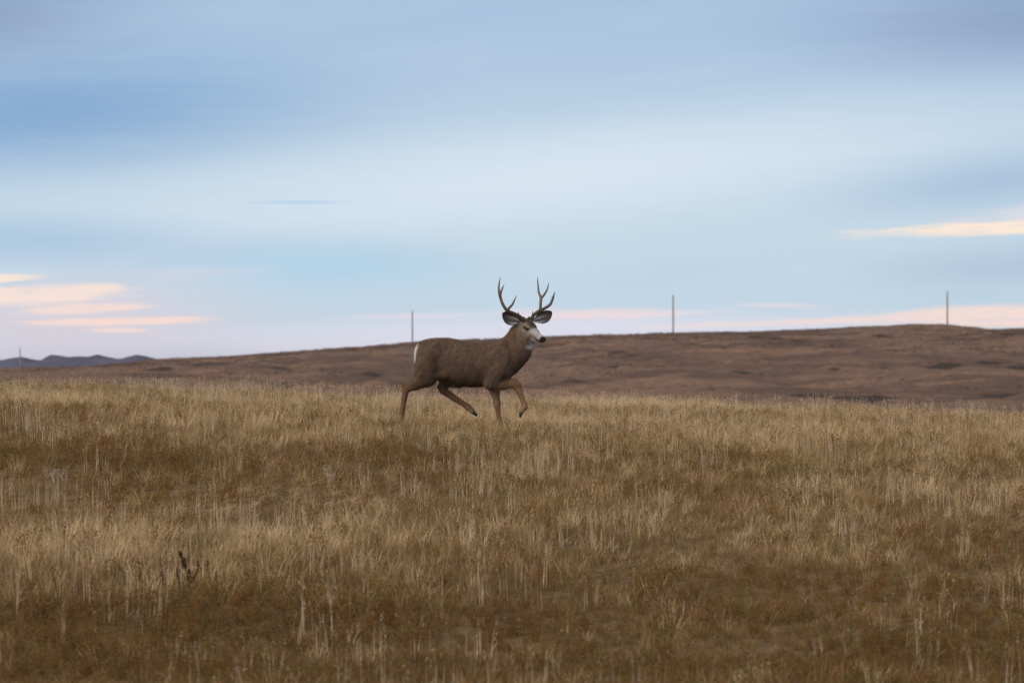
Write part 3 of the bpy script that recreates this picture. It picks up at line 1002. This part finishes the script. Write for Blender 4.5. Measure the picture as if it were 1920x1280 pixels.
for (tp_, bt) in ((D(1098, 1156, -0.114), D(1088, 1204, -0.114)), (D(710, 1158, 0.10), D(748, 1192, 0.10)),
                  (D(143, 1272, -0.10), D(158, 1302, -0.10)), (D(936, 1272, 0.10), D(952, 1302, 0.10))):
    link('hoof', hoof(tp_, bt), deer, M_HOOF)

# ---------------------------------------------------------------- grass and weeds
M_GRASS, t, p = principled('dry_grass', 0.9, 0.02)
ai = t.node('ShaderNodeAttribute', attribute_name='tint', attribute_type='INSTANCER')
ac = t.node('ShaderNodeAttribute', attribute_name='col')
gc = t.mix(1.0, ai.outputs['Color'], ac.outputs['Color'], 'MULTIPLY')
t.put(p.inputs['Base Color'], gc)
tr = t.node('ShaderNodeBsdfTranslucent'); t.put(tr.inputs[0], gc)
mx_ = t.node('ShaderNodeMixShader'); mx_.inputs[0].default_value = 0.25
out = [n for n in t.n if n.bl_idname == 'ShaderNodeOutputMaterial'][0]
t.l.new(p.outputs[0], mx_.inputs[1]); t.l.new(tr.outputs[0], mx_.inputs[2]); t.l.new(mx_.outputs[0], out.inputs[0])


class Tuft:
    def __init__(s): s.V = []; s.F = []; s.C = []

    def blade(s, p, az, h, lean, bend, w, c0, c1, seg=4):
        """ribbon from p, leaning towards az, tapering to a tip"""
        p = np.array(p, float)
        d = np.array([math.cos(az), math.sin(az), 0]); sd_ = np.array([-d[1], d[0], 0])
        tw = random.uniform(0, math.pi); sd_ = sd_ * math.cos(tw) + d * math.sin(tw) * 0.8
        n0 = len(s.V)
        ang = lean; q = p.copy()
        for i in range(seg + 1):
            u = i / seg
            ww = w * (1 - u ** 1.6) * 0.5 + 0.0004
            s.V += [q - sd_ * ww, q + sd_ * ww]
            cc = np.array(c0) * (1 - u) + np.array(c1) * u
            s.C += [cc, cc]
            q = q + (d * math.sin(ang) + np.array([0, 0, 1]) * math.cos(ang)) * (h / seg)
            ang += bend / seg
        for i in range(seg):
            a = n0 + 2 * i
            s.F.append((a, a + 1, a + 3, a + 2))
        return q

    def leaf(s, p, r, c):
        """small crumpled quad"""
        p = np.array(p, float); n0 = len(s.V)
        a = np.random.default_rng(random.randrange(1 << 30)).normal(0, 1, (2, 3))
        a /= np.linalg.norm(a, axis=1)[:, None]
        s.V += [p - a[0] * r, p + a[1] * r * .5, p + a[0] * r, p - a[1] * r * .5]
        s.C += [np.array(c)] * 4
        s.F.append((n0, n0 + 1, n0 + 2, n0 + 3))

    def mesh(s, name):
        me = np_mesh(name, np.array(s.V), np.array(s.F), False, np.array(s.C))
        me.materials.append(M_GRASS)
        return me


U = random.uniform


def grass_tuft(nb, spread, lean, lodged=None):
    t_ = Tuft()
    for _ in range(nb):
        a = U(0, 2 * math.pi); r = spread * math.sqrt(U(0, 1))
        g0 = U(0.75, 1.15)
        az = a + U(-0.7, 0.7) if lodged is None else lodged + U(-0.5, 0.5)
        ln = abs(random.gauss(0, lean)) if lodged is None else U(0.9, 1.45)
        t_.blade((r * math.cos(a), r * math.sin(a), -0.02), az, U(0.45, 1.0), ln, U(0.1, 0.9), U(0.014, 0.030), (g0 * .80, g0 * .77, g0 * .72), (g0 * 1.1, g0 * 1.08, g0 * 1.05))
    return t_


def weed_tuft(leafy=1.0):
    t_ = Tuft()
    for _ in range(6):
        a = U(0, 2 * math.pi); r = U(0, 0.22)
        az = U(0, 6.28); h = U(0.5, 1.0); ln = U(0.0, 0.5); g0 = U(0.6, 1.1)
        base = np.array((r * math.cos(a), r * math.sin(a), -0.02))
        t_.blade(base, az, h, ln, U(-0.2, 0.5), 0.016, (g0 * .8, g0 * .75, g0 * .7), (g0, g0, g0), 3)
        d = np.array([math.cos(az) * math.sin(ln), math.sin(az) * math.sin(ln), math.cos(ln)])
        for _ in range(int(17 * leafy)):
            u = U(0.15, 1.0); g1 = U(0.5, 1.25)
            pt = base + d * h * u + np.array([U(-1, 1), U(-1, 1), U(-.6, .6)]) * 0.16
            t_.leaf(pt, U(0.022, 0.06), (g1, g1 * U(.85, 1.05), g1 * U(.8, 1.0)))
    return t_


def stalk_tuft(n):
    t_ = Tuft()
    for _ in range(n):
        g0 = U(0.85, 1.1); az = U(0, 6.28); ln = abs(random.gauss(0, 0.10)); h = U(0.75, 1.0)
        b = (U(-.10, .10), U(-.10, .10), -0.02)
        q = t_.blade(b, az, h, ln, U(-0.1, 0.25), U(0.011, 0.017), (g0 * .9, g0 * .88, g0 * .85), (g0, g0, g0), 4)
        for _ in range(9):
            t_.leaf(q + np.array([U(-1, 1) * .02, U(-1, 1) * .02, U(-.22, .0)]), U(.010, .024), (g0, g0 * .95, g0 * .9))
        if U(0, 1) < 0.7:
            t_.blade(np.array(b) + [0, 0, h * U(.1, .4)], U(0, 6.28), U(.25, .45), U(.5, 1.1), U(.3, 1.0), 0.014, (g0 * .9,) * 3, (g0,) * 3, 3)
    return t_


protos = bpy.data.collections.new('grass_sources')
PROTO = []
def add_proto(t_):
    n = 'tuft_%02d' % len(PROTO)
    o = bpy.data.objects.new(n, t_.mesh(n)); protos.objects.link(o); PROTO.append(o)
for _ in range(5): add_proto(grass_tuft(16, 0.28, 0.20))                 # 0-4 upright grass
for _ in range(3): add_proto(grass_tuft(15, 0.32, 0.6))                  # 5-7 loose grass
for q in range(3): add_proto(grass_tuft(16, 0.35, 0, [0.2, 3.0, 0.5][q]))  # 8-10 lodged grass
for _ in range(4): add_proto(weed_tuft())                                # 11-14 leafy weeds
for _ in range(4): add_proto(stalk_tuft(3))                              # 15-18 tall pale stalks


def scatter(name, label, XY, Z, var, scl, yaw, tint, lean=None):
    n = len(XY)
    me = bpy.data.meshes.new(name)
    me.vertices.add(n)
    me.vertices.foreach_set('co', np.column_stack([XY, Z]).astype(np.float32).ravel())
    me.attributes.new('var', 'INT', 'POINT').data.foreach_set('value', var.astype(np.int32))
    sc_ = np.asarray(scl, np.float32)
    if sc_.ndim == 1: sc_ = np.column_stack([sc_] * 3)
    me.attributes.new('scl', 'FLOAT_VECTOR', 'POINT').data.foreach_set('vector', sc_.astype(np.float32).ravel())
    rot = np.zeros((n, 3), np.float32); rot[:, 2] = yaw
    if lean is not None: rot[:, 0:2] = lean
    me.attributes.new('rot', 'FLOAT_VECTOR', 'POINT').data.foreach_set('vector', rot.ravel())
    c4 = np.ones((n, 4), np.float32); c4[:, :3] = tint
    me.attributes.new('tint', 'FLOAT_COLOR', 'POINT').data.foreach_set('color', c4.ravel())
    me.update()
    o = link(name, me)
    ng = bpy.data.node_groups.new(name, 'GeometryNodeTree')
    ng.interface.new_socket('Geometry', in_out='INPUT', socket_type='NodeSocketGeometry')
    ng.interface.new_socket('Geometry', in_out='OUTPUT', socket_type='NodeSocketGeometry')
    N_, L_ = ng.nodes, ng.links
    gi = N_.new('NodeGroupInput'); go = N_.new('NodeGroupOutput')
    ip = N_.new('GeometryNodeInstanceOnPoints')
    ci = N_.new('GeometryNodeCollectionInfo')
    ci.inputs['Collection'].default_value = protos
    ci.inputs['Separate Children'].default_value = True
    ci.inputs['Reset Children'].default_value = True
    def attr(nm, ty):
        a = N_.new('GeometryNodeInputNamedAttribute'); a.data_type = ty; a.inputs['Name'].default_value = nm
        return a.outputs['Attribute']
    L_.new(gi.outputs[0], ip.inputs['Points']); L_.new(ci.outputs[0], ip.inputs['Instance'])
    ip.inputs['Pick Instance'].default_value = True
    L_.new(attr('var', 'INT'), ip.inputs['Instance Index'])
    er = N_.new('FunctionNodeEulerToRotation')
    L_.new(attr('rot', 'FLOAT_VECTOR'), er.inputs[0]); L_.new(er.outputs[0], ip.inputs['Rotation'])
    L_.new(attr('scl', 'FLOAT_VECTOR'), ip.inputs['Scale'])
    L_.new(ip.outputs[0], go.inputs[0])
    md = o.modifiers.new('scatter', 'NODES'); md.node_group = ng
    tag(o, label, None, None, 'stuff')
    return o


def field_points(dens, y0, y1, margin):
    out = []
    for a in np.arange(y0, y1, 2.0):
        hw = (a + 2) * 0.1376 + margin
        n = int(dens * 2 * 2 * hw)
        out.append(np.column_stack([RNG.uniform(-hw, hw, n), RNG.uniform(a, a + 2, n)]))
    return np.concatenate(out)


# patches of different growth on the field: px, py, half width px, half depth m, weight
def patches(P, lst):
    m = np.zeros(len(P))
    for (px, py, hw, hd, w_) in lst:
        x, y, z = at_ground(px, py)
        u = (P[:, 0] - x) / (hw / FPX * y); v = (P[:, 1] - y) / hd
        m = np.maximum(m, w_ * (1 - sstep(0.35, 1.15, np.sqrt(u * u + v * v) + 0.5 * (fbm(P[:, 0] * 1.3, P[:, 1] * 0.7, 51, 3) - 0.5))))
    return m


PALE = [(330, 1050, 520, 2.2, 1.0), (1150, 775, 260, 3.5, 0.9), (560, 1050, 300, 1.6, 0.7), (800, 1000, 260, 1.6, 0.6), (1100, 960, 250, 2.0, 0.45),
        (520, 800, 330, 3.5, 0.45), (1700, 930, 260, 1.6, 0.5), (960, 800, 200, 3.0, 0.7), (80, 760, 160, 4, 0.4), (1450, 830, 320, 4.0, 0.5)]
LODGED = [(430, 945, 320, 1.6, 1.0), (650, 905, 260, 1.5, 0.8), (150, 950, 200, 1.5, 0.8), (1640, 1010, 160, 0.6, 0.9), (1150, 1230, 300, 0.8, 0.4), (1800, 1270, 120, 0.5, 0.7), (560, 1180, 80, 0.4, 0.8)]
WEEDY = [(300, 1180, 520, 1.4, 1.0), (800, 1170, 420, 1.3, 0.8), (1500, 1120, 520, 1.6, 0.8), (200, 870, 330, 2.6, 0.55), (1300, 870, 200, 2, 0.3), (700, 860, 250, 2.0, 0.6), (1830, 1150, 200, 1.8, 0.8), (400, 1270, 700, 0.9, 0.7), (1400, 1260, 700, 1.0, 0.8), (1720, 1210, 380, 1.5, 1.3), (1900, 1040, 230, 2.2, 0.8)]
GREEN = [(1540, 1030, 130, 0.5, 1.0), (900, 940, 160, 1.0, 0.3), (60, 1240, 220, 0.8, 0.6), (1300, 1250, 300, 0.8, 0.4), (1500, 880, 200, 2.0, 0.35), (1100, 740, 120, 2.0, 0.35)]

STRAW, TANG, BRN, RED, OLIVE, GREY = (np.array(c) for c in ((.82, .61, .375), (.51, .35, .185), (.26, .155, .066), (.27, .14, .050), (.25, .195, .062), (.68, .54, .40)))
TINTGAIN = 1.0

P = field_points(125, 17, 80, 3.5)
Z = ground(P[:, 0], P[:, 1])
pale, lodg, weed, green = (patches(P, q) for q in (PALE, LODGED, WEEDY, GREEN))
pale = np.clip(pale + 0.30 * sstep(36, 46, P[:, 1]), 0, 1.2)
lowf = 1 - sstep(25.5, 32, P[:, 1] + 3.0 * (fbm(P[:, 0] / 3, P[:, 1] / 3, 57, 2) - 0.5))
weed = np.clip(weed + 0.45 * lowf, 0, 1.3)
n1 = fbm(P[:, 0] / 2.2 + 9, P[:, 1] / 3.0, 95, 3); n2 = np.clip(0.5 + 1.25 * (fbm(P[:, 0] / 0.38, P[:, 1] / 0.9, 98, 3) - 0.5), 0, 1)
rnd = RNG.random(len(P)); rnd2 = RNG.random(len(P))
is_weed = rnd < np.clip(0.20 + 0.55 * weed - 0.25 * pale + 0.35 * (n1 - 0.5) + 0.5 * (n2 - 0.5), 0.06, 0.80)
is_lodged = (~is_weed) & (rnd2 < np.clip(0.20 + 0.7 * lodg, 0, 0.9))
loose = (~is_weed) & (~is_lodged) & (rnd2 > 0.42 + 0.15 * pale)
var = np.where(is_weed, 11 + RNG.integers(0, 4, len(P)), np.where(is_lodged, 8 + RNG.integers(0, 3, len(P)), np.where(loose, 5 + RNG.integers(0, 3, len(P)), RNG.integers(0, 5, len(P)))))
tone = np.clip(0.36 + 0.42 * pale - 0.5 * (n1 - 0.5) + 1.15 * (n2 - 0.5) - 0.30 * weed - 0.24 * lowf + 0.10 * sstep(40, 50, P[:, 1]) + RNG.normal(0, 0.36, len(P)), 0, 1)  # lower foreground tone also takes painted-in vignette darkening
tint = BRN + (TANG - BRN) * np.clip(tone * 2, 0, 1)[:, None] + (STRAW - TANG) * np.clip(tone * 2 - 1, 0, 1)[:, None]
gm = (RNG.random(len(P)) < 0.20 + 0.7 * green)[:, None]
tint = np.where(gm, tint * 0.45 + OLIVE * 0.6, tint)
wt = np.where((RNG.random(len(P)) < 0.45)[:, None], RED, np.where((RNG.random(len(P)) < 0.35)[:, None], OLIVE * 0.95, BRN)) * RNG.uniform(0.7, 1.25, len(P))[:, None]
wt = wt * (1 - 0.15 * lowf)[:, None]      # browner weeds low on the slope, with vignette darkening painted in
tint = np.where(is_weed[:, None], wt, tint)
near_deer = 1 - sstep(0.9, 2.4, np.hypot((P[:, 0] - DX) / 1.3, (P[:, 1] - 44.6) / 2.2))
hgt = (0.145 + 0.085 * pale + 0.10 * (n1 - 0.5) + 0.13 * (n2 - 0.5)) * RNG.uniform(0.7, 1.3, len(P))
hgt = np.where(is_weed, hgt * 0.85, hgt) * (1 - 0.10 * near_deer) + 0.05 * sstep(50, 60, P[:, 1])
foot = np.maximum(np.exp(-((P[:, 0] - DX + 0.76) / 0.2) ** 2 - ((P[:, 1] - 44.5) / 0.35) ** 2), np.exp(-((P[:, 0] - DX - 0.44) / 0.14) ** 2 - ((P[:, 1] - 44.6) / 0.45) ** 2))
hgt = np.clip(hgt + 0.10 * foot, 0.07, 0.42)
scl = np.column_stack([hgt * 0.9 + 0.07, hgt * 0.9 + 0.07, hgt])
yaw = np.where(is_lodged, RNG.normal(0, 0.5, len(P)), RNG.uniform(0, 6.28, len(P)))
tint = np.where(is_lodged[:, None], tint * np.array([0.92, 0.84, 0.70]), tint)
g_ = ~is_weed
scatter('dry_grass', 'dry straw coloured grass covering the field', P[g_], Z[g_], var[g_], scl[g_], yaw[g_], tint[g_] * TINTGAIN)
scatter('dry_weeds', 'withered reddish brown weeds growing among the grass', P[is_weed], Z[is_weed], var[is_weed], scl[is_weed], yaw[is_weed], tint[is_weed] * TINTGAIN)

# tall pale stalks standing out of the grass, in loose groups
P = field_points(24, 17, 76, 3.5)
cl = fbm(P[:, 0] / 0.7 + 3, P[:, 1] / 1.6, 110, 2)
P = P[RNG.random(len(P)) < sstep(0.45, 0.70, cl) * (0.30 + 0.70 * sstep(25, 34, P[:, 1]))]
hs_ = RNG.uniform(0.16, 0.33, len(P))
nd = 1 - sstep(0.6, 1.6, np.hypot((P[:, 0] - DX) / 1.0, (P[:, 1] - 44) / 1.6))
hs_ *= (1 - 0.35 * nd) * (1 + 0.12 * sstep(50, 58, P[:, 1]))
kk = RNG.random(len(P))[:, None]
scatter('tall_grass_stalks', 'tall pale dry stalks standing above the grass', P, ground(P[:, 0], P[:, 1]), 15 + RNG.integers(0, 4, len(P)),
        np.column_stack([hs_, hs_, hs_]), RNG.uniform(0, 6.28, len(P)), (STRAW * kk + GREY * (1 - kk)) * TINTGAIN)

# short grass and scrub on the hill
n = 70000
P = np.column_stack([RNG.uniform(-135, 150, n), RNG.uniform(285, 830, n)])
P = P[np.abs(P[:, 0]) < P[:, 1] * 0.1376 + 25]
dn = fbm(P[:, 0] / 12, P[:, 1] / 30, 120, 4) + 0.13 * sstep(600, 780, P[:, 1])
P = P[RNG.random(len(P)) < sstep(0.46, 0.70, dn) * (0.45 + 0.55 * sstep(480, 680, P[:, 1]))]
hs_ = RNG.uniform(0.18, 0.48, len(P))
kk = RNG.random(len(P))[:, None]
scatter('hill_scrub', 'low dark scrub and bunch grass dotted over the hill', P, ground(P[:, 0], P[:, 1]), np.where(kk[:, 0] < 0.6, 11 + RNG.integers(0, 4, len(P)), RNG.integers(0, 5, len(P))),
        np.column_stack([hs_ * 2.2, hs_ * 2.2, hs_ * 0.9]), RNG.uniform(0, 6.28, len(P)), np.array([.10, .066, .05]) * (1 - kk) + np.array([.21, .135, .095]) * kk)

# ---------------------------------------------------------------- single plants that stand out
def plain_mat(name, ca, cb):
    m, t, p = principled(name, 0.85, 0.1)
    tcn = t.node('ShaderNodeTexCoord')
    t.put(p.inputs['Base Color'], t.mix(t.step(t.noise(tcn.outputs['Object'], 30, 4), 0.3, 0.7), ca, cb))
    return m


M_DOCK = plain_mat('dock_seed', (0.040, 0.019, 0.009), (0.085, 0.040, 0.018))
M_DSTEM = plain_mat('dock_stem', (0.07, 0.035, 0.018), (0.12, 0.065, 0.032))
M_PALE = plain_mat('pale_stem', (0.40, 0.29, 0.20), (0.52, 0.39, 0.28))
M_PALEH = plain_mat('pale_flower', (0.50, 0.39, 0.34), (0.62, 0.50, 0.45))


def seed_mesh(name, axis_pts, rad, n, size):
    C = catmull(axis_pts, 8)
    V, F = [], []
    for _ in range(n):
        u = U(0, 1); i = min(int(u * (len(C) - 1)), len(C) - 1)
        r = rad * (0.35 + 0.9 * math.sin(math.pi * min(1, 0.12 + 0.88 * u)))
        c_ = C[i] + np.array([U(-1, 1), U(-1, 1), U(-.6, .6)]) * r
        a = np.array([random.gauss(0, 1) for _ in range(3)]); a /= np.linalg.norm(a)
        b = np.cross(a, [0.3, 0.5, 0.8]); b /= np.linalg.norm(b) + 1e-9; d = np.cross(a, b)
        s_ = size * U(0.6, 1.3); k = len(V)
        V += [c_ + a * s_, c_ - a * s_, c_ + b * s_ * .7, c_ - b * s_ * .7, c_ + d * s_ * .5, c_ - d * s_ * .5]
        for e in ((0, 2, 4), (2, 1, 4), (1, 3, 4), (3, 0, 4), (2, 0, 5), (1, 2, 5), (3, 1, 5), (0, 3, 5)):
            F.append(tuple(k + q for q in e))
    return poly_mesh(name, [(np.array(V), F)], False)


def dock(px, py, h, label, stems, seedy=1.0, hook=0.0):
    x, y, z = at_ground(px, py)
    root = empty('dock_plant', (x, y, z))
    tag(root, label, 'weed', 'dark dock plants in the foreground grass')
    for i in range(stems):
        sx = 0 if i == 0 else U(-0.09, 0.09); hh = h if i == 0 else h * U(0.55, 0.8)
        le = U(-0.04, 0.04)
        pts = [(sx * .4, U(-.02, .02), -0.03), (sx * .8, 0, hh * .4), (sx + le, 0, hh * .78), (sx + le - hook * (i == 0), 0, hh)]
        st = link('stem', poly_mesh('stem', [tube(pts, [0.0045, 0.004, 0.003, 0.0012], 6, 4)]), root, M_DSTEM)
        ax_ = [np.array(pts[1]) * .4 + np.array(pts[2]) * .6, np.array(pts[2]), np.array(pts[3])]
        if i > 0 or stems < 4: ax_ = [np.array(pts[1]), np.array(pts[2]), np.array(pts[3])]
        link('seed_head', seed_mesh('seed_head', ax_, 0.017 if (i == 0 and stems > 3) else 0.011, int((190 if i == 0 and stems > 3 else 85) * seedy), 0.0065 if stems > 3 else 0.005), st, M_DOCK)['kind'] = 'stuff'
    return root


dock(352, 1118, 0.36, 'tallest dark brown dock plant with hooked seed head in the left foreground', 4, 1.3, 0.035)
dock(306, 1110, 0.28, 'dark thin dock stalk just left of the tall hooked dock', 2, 0.8)
dock(394, 1112, 0.26, 'small dark dock stalk just right of the tall hooked dock', 2, 0.8)
dock(106, 1130, 0.29, 'lone dark dock stalk near the left edge of the field', 1, 0.9)
dock(534, 1118, 0.25, 'small dark dock stalk standing well right of the tall hooked dock', 1, 0.9)


def pale_weed(px, py, h, label, n):
    x, y, z = at_ground(px, py)
    root = empty('pale_weed', (x, y, z))
    tag(root, label, 'weed', 'pale bushy weeds in the field')
    for i in range(n):
        a = random.gauss(0, 0.55); hh = h * U(.5, 1.0)
        pts = [(a * .05, U(-.05, .05), -0.03), (a * h * .25 + U(-.02, .02), U(-.06, .06), hh * .5), (a * h * .38 + U(-.04, .04), U(-.1, .1), hh)]
        st = link('stem', poly_mesh('stem', [tube(pts, [0.0035, 0.003, 0.0015], 5, 4)]), root, M_PALE)
        link('flower_head', seed_mesh('flower_head', [np.array(pts[1]) * .35 + np.array(pts[2]) * .65, np.array(pts[2])], 0.026, 16, 0.0055), st, M_PALEH)['kind'] = 'stuff'


pale_weed(1032, 784, 0.40, 'pale greyish bushy weed at the field edge just ahead of the deer forelegs', 13)
pale_weed(618, 912, 0.22, 'pale greyish weed in flattened grass below the deer hind leg', 7)
pale_weed(108, 912, 0.20, 'pale lilac grey weed near the left edge of the field', 8)
